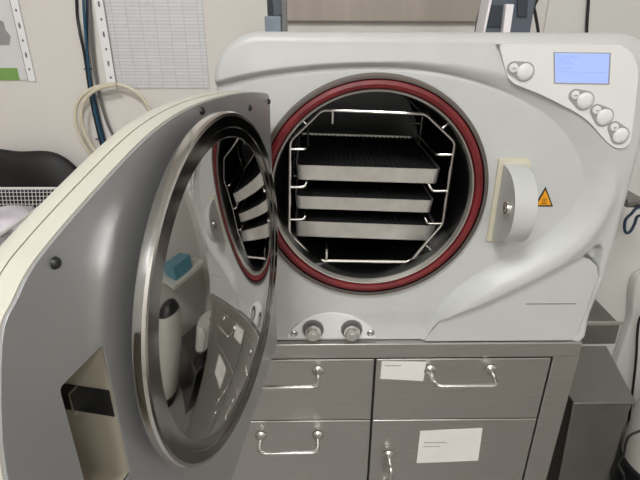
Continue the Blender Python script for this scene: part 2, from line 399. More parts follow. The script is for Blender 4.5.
# --- control panel
cpx = [(500, 47), (502, 44.8), (506, 44), (612, 45), (622, 46.5), (630, 51.5), (635, 59), (638, 72), (636.5, 95), (634, 116), (631, 138), (628, 144.5), (622, 148), (614, 147), (605, 140), (590, 123), (576, 112.5), (562, 105), (545, 96.5), (530, 90), (517, 85), (511, 81), (507, 75), (504, 64)]
cpq = P2(cpx, YO-.001)
cp = MB().prism([tuple(p) for p in smooth_path(cpq, 4, True)], XYf(YO), -.0012, .009).build('control_panel', 'panel', A, bevel=.0018)
def pq(x, y): q = at(x, y, YO-.0012); return q[0], q[2]
sc = [pq(554.5, 53), pq(609.3, 53.6), pq(608, 83.4), pq(555, 82.6)]
S4 = np.array(sc)                                   # corners: top-left, top-right, bottom-right, bottom-left
def sq(u, v): return S4[0]*(1-u)*(1-v)+S4[1]*u*(1-v)+S4[2]*u*v+S4[3]*(1-u)*v      # u right, v down
def quadl(u0, v0, u1, v1): return [tuple(sq(u, v)) for u, v in ((u0, v1), (u1, v1), (u1, v0), (u0, v0))]
MB().prism(quadl(-.018, -.03, 1.022, 1.03), XYf(YO-.0012), -.0008, .0006, holes=[quadl(0, 0, 1, 1)[::-1]]).build('screen_frame', 'btn_ring', cp, smooth=False)
s_ = MB().prism(quadl(0, 0, 1, 1), XYf(YO), -.0015, -.0010).build('screen', 'screen', cp, smooth=False); s_['label'] = 'glowing pale blue screen'
t = MB()
for fy, fw in ((.09, .36), (.19, .24), (.30, .28), (.46, .26)):
    x = .06
    while x < .06+fw:
        for k in range(3):
            if random.random() < .75: t.prism(quadl(x, fy+.028*k, x+.016, fy+.028*k+.014), XYf(YO), -.00175, -.00148)
        x += .030
t.prism(quadl(.02, .62, .93, .632), XYf(YO), -.00175, -.00148)
t.build('screen_text', 'ink', cp, smooth=False)
for (ax, ay, ar), (bx, by, br_) in [((513.2, 68, 4.6), (524.6, 71.8, 8)), ((574.8, 95, 4.4), (584.5, 100.6, 8.2)), ((596, 110, 4.4), (604, 117, 8.2)), ((613.6, 127, 4.4), (620, 135.5, 8.0))]:
    k = 1/FPX*.575
    pa, pb = np.array(pq(ax, ay)), np.array(pq(bx, by)); ra, rb = (ar+1.6)*k*1.03, (br_+1.2)*k*1.03
    d = pb-pa; base = math.degrees(math.atan2(d[1], d[0])); off = math.degrees(math.acos((ra-rb)/np.linalg.norm(d)))
    o_ = arc(pa[0], pa[1], ra, base+off, base+360-off, 20)+arc(pb[0], pb[1], rb, base-off, base+off, 26)
    sr = MB().prism(o_, XYf(YO-.0012), -.0010, .001).build('button_surround', 'btn_ring', cp, bevel=.0003)
    for q, r in ((pa, ar*k), (pb, br_*k)):
        MB().lathe([(0, .0022 if r < .008 else .003), (r*.6, .0021 if r < .008 else .0028), (r*.88, .0017), (r, .0008), (r, -.0005)], (q[0], YO-.0022, q[1]), (0, -1, 0), 40).build('button', 'panel', sr)
        if r < .008: MB().box((q[0]-r*.35, YO-.0050, q[1]-r*.12), (q[0]+r*.35, YO-.0042, q[1]+r*.12)).build('button_mark', 'btn_ring', sr, smooth=False)
# --- latch: a D-shaped plate standing out of the face, bolt on its chamber side
q = at(497, 198, YF); LX = q[0]; LX1 = LX+.027
zt, zb_ = at(502, 163, YF)[2], at(491, 236, YF)[2]
LP = YF-at(517.5, 195, D-.05)[1]
lm = (zt+zb_)/2; lh = (zt-zb_)/2
yarc = atx(517.5, 197, LX)[1]; prot = YF-yarc
dsh = [(lm+lh*math.cos(t_), YF+.002-(prot+.002)*(max(0, math.sin(t_))**.8)) for t_ in np.linspace(0, math.pi, 40)]
la = MB().prism([(y, z) for z, y in dsh], lambda y, z, h: (h, y, z), LX, LX1).build('latch', 'white', A, bevel=.0035)
lp = MB().prism(round_path([(LX-.006, zb_-.006), (LX1+.007, zb_-.006), (LX1+.007, zt+.006), (LX-.006, zt+.006)], .006), XYf(YF), -.0035, .002).build('base_plate', 'yellow', la, bevel=.0012)
q = atx(509, 208, LX)
MB().lathe([(0, .006), (.0035, .006), (.0045, .0045), (.0075, .0045), (.009, .0), (.009, -.004)], (LX, q[1], q[2]), (-1, 0, 0), 24).build('bolt', 'chrome', la)
q = at(519.5, 215.5, yarc+.003)
MB().lathe([(0, .002), (.0018, .0018), (.0022, 0), (.0022, -.006)], (q[0]+.001, q[1], q[2]), (0, -1, 0), 12).build('screw', 'dark', la)
# --- warning sticker
def tri(k, Y):
    v_ = [at(545.5, 186.6, YF), at(552.8, 206.3, YF), at(534, 206.3, YF)]; c_ = sum(v_)/3; return [tuple((c_+(p-c_)*k)[[0, 2]]) for p in v_]
ws = MB().prism(tri(1.0, 0), XYf(YF), -.0008, .001).build('warning_sticker', 'blackp', A, smooth=False)
MB().prism(tri(.76, 0), XYf(YF), -.0012, .0).build('orange_field', 'orange', ws, smooth=False)
c_ = np.mean(tri(1, 0), 0); m = MB()
for k in (-1, 0, 1): m.tube([(c_[0]+k*.0022+.0006*math.sin(j*1.3), YF-.0013, c_[1]-.0035+j*.001) for j in range(7)], .00035, 5)
m.tube([(c_[0]-.004, YF-.0013, c_[1]-.0047), (c_[0]+.004, YF-.0013, c_[1]-.0047)], .0004, 5)
m.build('heat_symbol', 'blackp', ws)
# --- drain valve plate
vp = P2([(287, 337.5), (290, 331), (302, 321), (316, 314.5), (332, 312.3), (350, 315), (362, 321), (372, 329), (376, 337.5)], YF)
vpl = MB().prism([tuple(p) for p in smooth_path(vp, 4)], XYf(YF), -.002, .002).build('valve_plate', 'panel', A, bevel=.001)
for x in (313, 351.5):
    q = at(x, 328, YF); r = .0142
    MB().lathe([(r*1.08, -.001), (r*1.08, .0026), (r*.93, .0030), (r*.9, .0012), (0, .0012)], (q[0], YF-.002, q[2]), (0, -1, 0), 40).build('valve_socket', 'dark', vpl)
    k_ = MB().lathe([(0, .017), (r*.5, .017), (r*.62, .0165), (r*.72, .0145), (r*.80, .010), (r*.78, .004), (r*.6, .0015)], (q[0], YF-.002, q[2]-.001), (0, -1, 0), 40)
    k_.lathe([(0, .0185), (r*.28, .0185), (r*.30, .017)], (q[0], YF-.002, q[2]-.001), (0, -1, 0), 16)
    k_.build('valve_knob', 'knob', vpl)
for x, y in ((294, 332.8), (370.5, 332.3)):
    q = at(x, y, YF)
    s_ = MB().lathe([(.0010, .0008), (.0036, .0020), (.0048, .0012), (.0056, .0002), (.0057, -.001)], (q[0], YF-.002, q[2]), (0, -1, 0), 20).build('screw', 'steel', vpl)
# ------------------------------------------------------------------ door
AZ = .2091; EX, EY = -.0460, .5604
dd = np.array([-math.sin(AZ), -math.cos(AZ), 0]); nn = np.array([math.cos(AZ), -math.sin(AZ), 0]); E0 = np.array([EX, EY, CH])
def pl(s, z, o): return E0+dd*s+nn*o+np.array([0, 0, z])
def plate(x, y, o=0):
    d = ray(x, y); t_ = ((E0+nn*o-O)@nn)/(d@nn); p_ = O+d*t_-E0; return p_@dd, p_[2]
dp_ = [plate(*p) for p in [(277.5, 343), (270, 99), (269, 95), (266, 93), (246.5, 92), (218, 97), (190, 107), (162, 124), (137, 146), (105, 180), (72, 217), (47, 247), (30, 270), (15, 300), (0, 345)]]
dp_ = dp_+[(.414, -.18), (.412, -.24), (.388, -.295), (.348, -.338), (.29, -.385), (.245, -.432), (.23, -.450)]+[plate(232, 480)]
dol = [dp_[0], dp_[1]]+[tuple(p) for p in smooth_path([np.array(p) for p in dp_[2:-1]], 4)]+[dp_[-1]]
S1, S2, Z1, Z2 = .3377, .3740, -.1671, -.2665
hole = round_path([(S1, Z2), (S1, Z1), (S2, Z1), (S2, Z2)], .003, 3)
door = MB().prism(dol, pl, -.0125, -.0015, holes=[[tuple(p) for p in round_path([(S1-.004, Z2-.004), (S1-.004, Z1+.004), (S2+.004, Z1+.004), (S2+.004, Z2-.004)], .003, 3)]])
cen = np.mean(np.array(dol), 0)
def scaled(k, e=0): 
    r_ = []
    for p in dol:
        v_ = np.array(p)-cen; r_.append(tuple(cen+v_*k+v_/np.linalg.norm(v_)*e))
    return r_
# outer cover: stepped loft
def loft(mb, levels):
    n_ = len(dol); vs = []; 
    for k, e, o in levels: vs += [pl(a, b, o) for a, b in scaled(k, e)]
    fs = [(i*n_+j, i*n_+(j+1) % n_, (i+1)*n_+(j+1) % n_, (i+1)*n_+j) for i in range(len(levels)-1) for j in range(n_)]
    fs.append(tuple((len(levels)-1)*n_+j for j in range(n_))); return mb.add(vs, fs)
DR = door.build('door', 'cream', A, bevel=.001)
loft(MB(), [(.97, 0, -.0127), (1, .0005, -.0129), (1, .0012, -.0150), (1, .0008, -.0215), (1, -.002, -.0250), (1, -.006, -.0275), (.90, -.006, -.037), (.75, 0, -.052), (.55, 0, -.064), (.3, 0, -.070)]).build('outer_cover', 'cream', DR, angle=40)
MB().prism([(a, b) for a, b in scaled(1, -.0012)], pl, -.0016, 0, holes=[hole]).build('inner_panel', 'grey', DR, bevel=.0006)
# latch pocket: open box behind the slot
pk = MB(); o1 = -.055
def quad(m_, *c4): m_.add(c4, [(0, 1, 2, 3)])
quad(pk, pl(S1, Z1, -.0005), pl(S1, Z2, -.0005), pl(S1, Z2, o1), pl(S1, Z1, o1))
quad(pk, pl(S2, Z1, -.0005), pl(S2, Z1, o1), pl(S2, Z2, o1), pl(S2, Z2, -.0005))
quad(pk, pl(S1, Z1, -.0005), pl(S1, Z1, o1), pl(S2, Z1, o1), pl(S2, Z1, -.0005))
quad(pk, pl(S1, Z2, -.0005), pl(S2, Z2, -.0005), pl(S2, Z2, o1), pl(S1, Z2, o1))
quad(pk, pl(S1, Z1, o1), pl(S1, Z2, o1), pl(S2, Z2, o1), pl(S2, Z1, o1))
pk = pk.build('latch_pocket', 'beige', DR, smooth=False)
def on_s1(x, y):
    d = ray(x, y); e = E0+dd*(S1+.0005)-O; t_ = (e@dd)/(d@dd); p_ = O+d*t_-E0; return p_@nn, p_[2]
bz = [on_s1(*p) for p in [(112, 391), (64, 384), (66, 406), (118, 420)]]
bz1 = (bz[0][1]+bz[1][1])/2; bz0 = (bz[2][1]+bz[3][1])/2
sl_ = MB().hexa([pl(S1+.0002, bz0, -.002), pl(S1+.0008, bz0, -.002), pl(S1+.0008, bz0, -.053), pl(S1+.0002, bz0, -.053)], [pl(S1+.0002, bz1, -.002), pl(S1+.0008, bz1, -.002), pl(S1+.0008, bz1, -.053), pl(S1+.0002, bz1, -.053)]).build('latch_slot', 'black', pk, smooth=False)
o_, z_ = on_s1(81, 397)
MB().hexa([pl(S1+.001, bz0+.003, o_), pl(S1+.008, bz0+.003, o_), pl(S1+.008, bz0+.003, o_-.0015), pl(S1+.001, bz0+.003, o_-.0015)], [pl(S1+.001, bz1, o_), pl(S1+.008, bz1, o_), pl(S1+.008, bz1, o_-.0015), pl(S1+.001, bz1, o_-.0015)]).build('latch_tongue', 'chrome', pk, smooth=False)
# pressure plate
SC, ZCc = .1879, -.2108; ctr = pl(SC, ZCc, 0)
disc = MB().lathe([(.122, .0092), (.1418, .0092), (.1436, .0102), (.1440, .0117), (.1440, .0162), (.1428, .0180), (.1404, .0183)], ctr, nn, 160).build('pressure_plate', 'rim', DR, angle=30)
MB().lathe([(.1405, .0173), (.1403, .0183), (.1322, .0179), (.1314, .0171), (.1246, .0167), (.1229, .0157)], ctr, nn, 160).build('face_ring', 'rimd', disc, angle=25)
MB().lathe([(.124, -.0002), (.124, .0091)], ctr, nn, 96).build('gap_shade_hub', 'black', disc)  # black hub added behind the disc to make the gap look shaded
h_, ra = .0178, .1239; RR = (ra*ra+h_*h_)/(2*h_); hb = .0162
MB().lathe([(0, h_+hb)]+[(ra*k/40, hb+h_-RR+math.sqrt(RR*RR-(ra*k/40)**2)) for k in range(1, 41)], ctr, nn, 160).build('mirror_dome', 'mirror', disc)
for x, y in ((55, 263), (201.5, 111), (249.5, 108), (269.3, 101)):
    s_, z_ = plate(x, y)
    if s_ < .004: s_ = .004
    MB().lathe([(0, .0026), (.0018, .0023), (.0028, .0013), (.0032, 0), (.0032, -.001)], pl(s_, z_, 0), nn, 20).build('screw', 'blackp', DR)
# hinge knuckles behind the door edge
for z_ in (-.155, -.385):
    m = MB().lathe([(0, .03), (.008, .03), (.008, -.03), (0, -.03)], pl(.006, z_, -.02), (0, 0, 1), 20)
    q = pl(.006, z_, -.02); m.box((q[0]-.006, q[1], q[2]-.022), (q[0]+.006, YF+.002, q[2]+.022))
    m.build('hinge', 'steel_d', A)

# ================================================================== rack and trays in the chamber
YK = D+.032
ro = [at(x, y, YK) for x, y in [(290, 141), (322, 109.7), (425.5, 113.7), (455, 142), (442.6, 224), (410, 262), (316, 260.8), (289, 234)]]
rk = thing('tray_rack', (CX, YK+.1, CZ-RS*.860), 'octagonal bent wire rack standing inside the open round chamber', 'rack')
RWr = .0021
MB().tube(round_path(ro, .006, 4, True), RWr, 8, True).build('front_frame', 'wire', rk)
LB = .20
rb_ = [p+np.array([0, LB, 0]) for p in ro]
MB().tube(round_path(rb_, .006, 4, True), RWr, 8, True).build('rear_frame', 'wire', rk)
for (x, y), dx, dz in [((289.8, 149), .020, 0), ((289.5, 187), .020, .002), ((289.2, 219.5), .020, .002), ((453.5, 154.5), -.021, 0), ((448, 190.8), -.021, .004), ((443, 223.5), -.021, .004)]:
    a = at(x, y, YK); b1 = a+np.array([dx, 0, 0]); b2 = b1+np.array([dx*.12, .012, dz]); e_ = b2+np.array([0, LB-.012, 0]); f_ = a+np.array([0, LB, 0])
    MB().tube(round_path([a, b1, b2, e_, f_], .004, 3), RWr*.9, 8).build('rail', 'wire', rk)
for (x, y), dz in [((332.5, 110.2), -.017), ((326.5, 261), .016)]:
    a = at(x, y, YK); b1 = a+np.array([0, 0, dz]); e_ = b1+np.array([0, LB, 0])
    MB().tube(round_path([a, b1, e_, e_-np.array([0, 0, dz])], .004, 3), RWr*.9, 8).build('rail', 'wire', rk)
rs = [at(307, 125, YK), at(442, 128.5, YK), at(303, 247, YK), at(425, 244.5, YK)]
for a in rs:                                            # stand-off feet against the chamber wall
    v_ = np.array([a[0]-CX, 0, a[2]-CZ]); L_ = np.linalg.norm(v_); e_ = a+v_/L_*(RS*.8595-L_)
    MB().tube([a, e_], .0016, 8).build('foot', 'wire', rk)
YT = YK+.012
for i, (pp, lab) in enumerate([([(296.3, 165), (441.5, 169.3), (436.5, 184), (297, 180)], 'ribbed steel instrument tray at the top of the chamber rack'),
                      ([(294.8, 196), (434.3, 200.6), (431, 213), (296, 209)], 'ribbed steel instrument tray in the middle of the chamber rack'),
                      ([(294.2, 221), (436, 226), (433, 240.5), (297, 237.3)], 'ribbed steel instrument tray lowest in the chamber rack')]):
    a, b_, c2, d2 = [at(x, y, YT) for x, y in pp]
    wdt = np.linalg.norm(b_-a); hh = (a[2]-d2[2]+b_[2]-c2[2])/2; tilt = math.atan2(a[2]-b_[2], b_[0]-a[0]); ln = .198
    org = (a+b_+c2+d2)/4; org = org-np.array([0, 0, hh/2])
    t = thing('instrument_tray', org, lab, 'tray', 'steel trays in the steriliser chamber')
    t.rotation_euler = (0, tilt, 0)
    w2 = wdt/2
    # walls: thin tapered sides with a rolled rim
    cor = lambda k, y0, y1: round_path([(-w2+k, y0+k), (w2-k, y0+k), (w2-k, y1-k), (-w2+k, y1-k)], .008, 4, True)
    lo, hi, li, hi_i = cor(.002, 0, ln), cor(0, 0, ln), cor(.003, 0, ln), cor(.0012, 0, ln); n_ = len(lo)
    m = MB(); vs = [(p[0], p[1], 0) for p in lo]+[(p[0], p[1], hh) for p in hi]+[(p[0], p[1], hh) for p in hi_i]+[(p[0], p[1], .001) for p in li]
    m.add(vs, [(r*n_+j, r*n_+(j+1) % n_, ((r+1) % 4)*n_+(j+1) % n_, ((r+1) % 4)*n_+j) for r in range(4) for j in range(n_)])
    m.build('wall', 'tray', t, org=(0, 0, 0))
    m = MB(); nb = 26; zf = hh-.0032
    m.box((-w2+.0025, .0025, zf-.0012), (w2-.0025, ln-.0025, zf))
    for k in range(nb+1):
        x = -w2+.004+(2*w2-.008)*k/nb
        m.box((x-.0012, .004, zf), (x+.0012, ln-.004, zf+.0018))
    m.build('ribbed_floor', 'tray_floor', t, org=(0, 0, 0))

# ================================================================== things on and around the machine
# slate supports standing on top of the machine
ZTOP = z1-.022
Yb = .74
def pX(x, y, Y=Yb): q = at(x, y, Y); return q[0], q[2]
l0, l1 = pX(264.5, 20)[0], pX(287, 20)[0]; zst = pX(275, 16)[1]
sb = thing('support_foot', ((l0+l1)/2, Yb+.03, ZTOP), 'narrow slate blue support foot standing on top of the steriliser at left', 'support', 'slate supports on the steriliser')
MB().box((l0, Yb, ZTOP), (l1-.008, Yb+.05, zst)).build('base', 'slate_l', sb, bevel=.002)
MB().box((l0+.003, Yb+.015, zst-.001), (l1-.008, Yb+.045, ZTOP+.20)).build('web', 'slate_d', sb, bevel=.001)
MB().prism([(l0+.012, zst), (l1-.007, zst), (l1-.007, ZTOP+.20), (l0+.004, ZTOP+.20)], XYf(Yb), .006, .0148).build('rib', 'slate', sb, bevel=.001)
MB().prism([(l1-.0075, ZTOP), (l1, ZTOP), (l1-.001, ZTOP+.20), (l1-.006, ZTOP+.20)], XYf(Yb), .0, .02).build('side_strap', 'dark', sb, bevel=.001)
r0_, r1_ = pX(485, 31)[0], pX(534, 31)[0]; q1 = lambda x: pX(x, 31)[0]
zr = pX(500, 4)[1]; sr_ = thing('support_foot', ((r0_+r1_)/2, Yb+.03, ZTOP), 'wide slate support foot with white stripe standing on top of the steriliser at right', 'support', 'slate supports on the steriliser')
MB().prism([(q1(485), ZTOP), (q1(534), ZTOP), (q1(534)+.002, ZTOP+.2), (q1(500), ZTOP+.2), (pX(492, 3)[0], zr), (pX(487, 18)[0], pX(487, 18)[1])], XYf(Yb), .012, .05).build('block', 'slate', sr_, bevel=.002)
MB().prism([(q1(483.2), ZTOP), (q1(485.5), ZTOP), (pX(492.5, 3)[0], zr), (q1(500), ZTOP+.2), (q1(495), ZTOP+.2), (pX(489.5, 3)[0], zr)], XYf(Yb), .004, .04).build('white_edge', 'whites', sr_, bevel=.001)
MB().prism([(q1(504), ZTOP), (q1(511), ZTOP), (pX(515, 3)[0], zr), (pX(507, 3)[0], zr)], XYf(Yb), .002, .0118).build('white_stripe', 'whites', sr_, bevel=.001)
MB().prism([(pX(489, 27)[0], pX(489, 27)[1]), (pX(503, 27)[0], pX(503, 27)[1]), (pX(505, 5)[0], pX(505, 5)[1]), (pX(493, 5)[0], pX(493, 5)[1])], XYf(Yb), .009, .0118).build('recess_panel', 'slate_d', sr_, bevel=.0008)
MB().prism([(pX(520, 17)[0], pX(520, 17)[1]), (pX(530, 17)[0], pX(530, 17)[1]), (pX(532, -20)[0], pX(532, -20)[1]), (pX(520, -20)[0], pX(520, -20)[1])], XYf(Yb), .009, .0118).build('recess_panel', 'slate_d', sr_, bevel=.0008)
# loose black cord ends behind the right support
tag(MB().tube(smooth_path([at(538, 38, .86), at(538, 30, .86), at(535.5, 15, .86), at(534, 7, .86), at(537, 0, .86), at(545, -22, .86), at(550, -60, .92), at(554, -110, W-.01), at(558, -180, W-.004)]), .0026, 8).build('power_cord', 'blackp'), 'crooked black cord beside the right slate support foot', 'cable')
pts_ = [at(586.5, 40, W-.008), at(587.2, 20, W-.008), at(588.5, 0, W-.008), at(590, -40, W-.008), at(591, -120, W-.008)]; pts_.append(np.array([pts_[-1][0], W-.008, ZC-.001]))
tag(MB().tube([pts_[0]-np.array([0, 0, .5])]+smooth_path(pts_[:-1])+[pts_[-1]], .0030, 8).build('power_cord', 'blackp'), 'straight black cord hanging down the pale wall above the control panel', 'cable')

# paper sleeves on the wall
def sleeve(name, lab, cnr, strip, kind, dy=0):
    # cnr: bottom-left, bottom-right of sheet at wall; strip px on left/right
    bl, brt = at(*cnr[0], W-.003), at(*cnr[1], W-.003); wd = brt[0]-bl[0]; zb2 = (bl[2]+brt[2])/2; H2 = .297
    t = thing(name, ((bl[0]+brt[0])/2, W-.001, zb2), lab, 'paper')
    MB().box((bl[0], W-.0016, zb2), (brt[0], W-.0001, zb2+H2)).build('sheet', 'table' if kind == 'table' else 'paper', t, smooth=False)
    s0, s1 = strip
    holes = []; w_ = abs(s1-s0); cx_ = (s0+s1)/2
    for k in range(11):
        hz_ = zb2+.020+k*.0265; hr = .0026 if k % 2 == 0 else .0058
        holes.append([(cx_+.0022*math.cos(q_), hz_+hr*math.sin(q_)) for q_ in np.linspace(2*math.pi, 0, 13)[:-1]])
    MB().prism([(min(s0, s1), zb2-.003), (max(s0, s1), zb2-.003), (max(s0, s1), zb2+H2), (min(s0, s1), zb2+H2)], XYf(W), -.0034, -.0026, holes=holes).build('punched_strip', 'paper', t, smooth=False)
    MB().box((min(s0, s1)+.0045, W-.0025, zb2), (max(s0, s1)-.0045, W-.0012, zb2+H2)).build('strip_backing', 'dark', t, smooth=False)
    MB().box((min(s1, bl[0]) if s0 < bl[0] else bl[0], W-.0032, zb2-.002), (brt[0]+(.002 if s0 < bl[0] else 0), W-.0029, zb2+H2+.002)).build('clear_pocket', 'film', t, smooth=False)
    xe = s1 if s0 < bl[0] else s0
    MB().box((xe-.0007, W-.0040, zb2-.002), (xe+.0007, W-.0027, zb2+H2)).build('weld_line', 'print_', t, smooth=False)
    return t, bl, brt, zb2
sx = lambda x, y: at(x, y, W-.003)[0]
t1, bl, brt, zb2 = sleeve('paper_sleeve', 'clear sleeve holding a printed table sheet on the wall behind the cables', ((118, 88), (209, 88)), (sx(107.5, 85), sx(116.5, 85)), 'table')
t2, bl2, brt2, zb3 = sleeve('paper_sleeve', 'clear sleeve with a green banded picture sheet at the left end of the wall', ((-80, 79.5), (27, 80)), (sx(28, 80), sx(35.5, 80)), 'photo')
a, b_ = at(-60, 80, W-.002), at(17, 68, W-.002)
MB().box((a[0], W-.0022, a[2]), (b_[0], W-.0017, b_[2])).build('green_band', 'green', t2, smooth=False)
m = MB(); m.prism([(q_[0], q_[2]) for q_ in (at(x, y, W) for x, y in [(-25, 46), (10, 45), (11, 36), (6, 30), (4, 22), (-6, 17), (-25, 16)])], XYf(W), -.0022, -.0017)
m.build('printed_picture', 'print_', t2, smooth=False)

# cables on the left part of the wall
def cable(name, lab, px, r, m_, dep, n=8):
    ps = [at(x, y, W-d_) for (x, y), d_ in zip(px, dep if isinstance(dep, list) else [dep]*len(px))]
    ps = smooth_path(ps, n); top = ps[0].copy(); top[2] = ZC-.001; top[1] = W-r-.0005
    bot = ps[-1].copy(); end = bot.copy(); end[2] = ZB+r+.0005; mid = (bot+end)/2
    return tag(MB().tube([top]+ps+[mid, end], r, 8).build(name, m_), lab, 'cable', 'cables on the left wall')
cable('cable', 'thin black cable, leftmost of the bundle on the wall', [(75, -60), (76.5, 0), (77.5, 18), (80.5, 36), (84.5, 55), (88, 80), (92, 105), (97, 128), (103, 150), (112, 172), (125, 200)], .0028, 'blackp', [.003]*3+[.008]*8)
cable('cable', 'dark blue cable in the middle of the bundle on the wall', [(83, -60), (83.5, 0), (84.5, 20), (86, 40), (88, 62), (90.5, 85), (94.5, 108), (99.5, 130), (105.5, 150), (114, 172), (127, 200)],   .0027, 'blue', .012)
cable('cable', 'navy cable twisted behind the dark blue one on the wall', [(86.5, -60), (87, 0), (87, 22), (87, 42), (87.5, 62), (91.5, 85), (97, 108), (101.5, 128), (107, 148), (116, 170), (129, 198)], .0026, 'navy', .007)
cable('cable', 'dark grey cable bending away to the right of the bundle', [(88.5, -60), (89.5, 0), (90.5, 22), (92, 45), (94.5, 68), (98, 90), (103, 110), (109, 127), (117.5, 143), (130, 162), (146, 184)], .0030, 'greyc', [.0032]*2+[.009]*9)
for x, y, lab in ((88.3, 69, 'upper navy tie binding the cable bundle on the wall'), (99.5, 139, 'lower navy tie binding the cable bundle above the door edge')):
    q = at(x, y, W-.0115); m = MB(); m.tube([q+np.array([-.009, 0, 0]), q+np.array([-.004, -.0055, 0]), q+np.array([.003, -.0055, 0]), q+np.array([.007, 0, 0]), q+np.array([.003, .008, 0]), q+np.array([-.004, .008, 0])], .0009, 6, True)
    tag(m.build('cable_tie', 'navy'), lab, 'cable tie', 'ties on the cable bundle')
hp = [(120, 176), (100, 165), (86, 148), (77.5, 130), (75.2, 115), (78, 102), (86, 92.5), (98, 86.5), (112, 84.3), (127, 87), (139.5, 95), (148, 106), (153, 118), (160, 140), (150, 165), (125, 172), (103, 160), (91, 145), (83.5, 130), (81, 114), (84.5, 101), (92.5, 92), (103, 87), (116, 85)]
hd = [.0036, .012, .024, .024, .024, .024, .024, .022, .022, .022, .022, .022, .022, .024, .026, .03, .03, .03, .03, .03, .03, .03, .03, .03]
tag(MB().tube(smooth_path([at(x, y, W-d_) for (x, y), d_ in zip(hp, hd)], 8), .0036, 10).build('hose_coil', 'hose'), 'cream hose coiled in loops around the cable bundle on the wall', 'hose')

# wire basket with pouches on the worktop
zrim = ZB+.128; by1 = .90; by0 = atz(0, 243, zrim)[1]; bx1 = at(66, 189, by1)[0]; bx0 = bx1-.34
zrim = at(30, 188.5, by1)[2]
bk = thing('wire_basket', ((bx0+bx1)/2, (by0+by1)/2, ZB), 'white wire mesh basket of pouches on the worktop behind the open door', 'basket')
ins = .018
def mesh_wall(a, b, a2, b2, nx, nz):                    # a,b along the foot; a2,b2 along the rim
    m_ = MB(); a, b, a2, b2 = map(np.array, (a, b, a2, b2))
    for k in range(nx+1): t_ = k/nx; m_.tube([a+(b-a)*t_, a2+(b2-a2)*t_], .00075, 4)
    for k in range(nz): t_ = k/nz; m_.tube([a+(a2-a)*t_, b+(b2-b)*t_], .00075, 4)
    return m_
T = [np.array(p) for p in [(bx0, by0, zrim), (bx1, by0, zrim), (bx1, by1, zrim), (bx0, by1, zrim)]]
Bq = [np.array(p) for p in [(bx0+ins, by0+ins, ZB+.002), (bx1-ins, by0+ins, ZB+.002), (bx1-ins, by1-ins, ZB+.002), (bx0+ins, by1-ins, ZB+.002)]]
for i in range(4):
    j = (i+1) % 4; mesh_wall(Bq[i], Bq[j], T[i], T[j], 48 if i % 2 == 0 else 36, 18).build('mesh_side', 'basket', bk, smooth=False)
mesh_wall(Bq[0], Bq[1], Bq[3], Bq[2], 40, 30).build('mesh_bottom', 'basket', bk, smooth=False)
MB().tube(round_path(T, .02, 5, True), .0028, 8, True).build('rim', 'basket', bk)
def pouch(name, lab, c0, L_, W_, H_, rot, m_, tilt=0):
    m = MB(); nx, ny = 16, 12; vs = []; fs = []
    for sgn in (1, -1):
        for i in range(nx+1):
            for j in range(ny+1):
                u, v = i/nx*2-1, j/ny*2-1; pz = (max(0, (1-u**4))*max(0, (1-v**4)))**.6
                z = sgn*(H_/2*pz)+.004*math.sin(5*u+c0[0]*40)*math.cos(4*v)*pz
                vs.append((u*L_/2, v*W_/2, z))
    N_ = (nx+1)*(ny+1)
    for s_ in (0, 1):
        for i in range(nx):
            for j in range(ny): k = s_*N_+i*(ny+1)+j; fs.append((k, k+1, k+ny+2, k+ny+1))
    m.add(vs, fs); o = m.build(name, m_, org=(0, 0, 0)); o.location = c0; o.rotation_euler = (tilt, 0, rot)
    return tag(o, lab, 'pouch', 'pouches in the wire basket')
bcx, bcy = (bx0+bx1)/2, (by0+by1)/2
pouch('sterile_pouch', 'lilac sterile pouch lying at the bottom of the wire basket', (bcx, bcy-.005, ZB+.024), .26, .17, .04, .05, M['pouch'])
pouch('sterile_pouch', 'lilac sterile pouch, topmost in the wire basket nearest the rim', (bcx+.05, bcy+.0, ZB+.066), .18, .14, .030, -.2, M['pouch'], .05)
pouch('sterile_pouch', 'pale pouch leaning at the right end of the wire basket', (bcx+.075, bcy+.035, ZB+.101), .12, .10, .025, .5, M['pouchw'], .05)
# black bag and baton behind the basket
m = MB(); nu, nv = 40, 20; vs = []
bgx0, bgx1 = at(-60, 185, .95)[0], at(84, 185, .98)[0]
for i in range(nu+1):
    u = i/nu; 
    for j in range(nv+1):
        a_ = math.pi*j/nv; hgt = (.192+.012*math.sin(7*u+1))*(math.sin(math.pi*min(1, max(.0, (u*.9+.1))))**.45 if u < .5 else (max(0, math.cos((u-.5)*math.pi))**.28*.25+.75*(1-((u-.5)*2)**3*.42)))
        if u in (0, 1): hgt *= .72
        rx = .030+.006*math.sin(9*u+a_*2)
        vs.append((bgx0+(bgx1-bgx0)*u, W-.047-.9*rx*math.cos(a_), ZB+hgt*math.sin(a_)**.6))
m.add(vs, [(i*(nv+1)+j, i*(nv+1)+j+1, (i+1)*(nv+1)+j+1, (i+1)*(nv+1)+j) for i in range(nu) for j in range(nv)])
m.add([vs[j] for j in range(nv+1)], [tuple(range(nv+1))]); m.add([vs[nu*(nv+1)+j] for j in range(nv+1)], [tuple(range(nv+1))])
tag(m.build('black_bag', 'bag'), 'black cloth bag slumped against the wall behind the wire basket', 'bag')

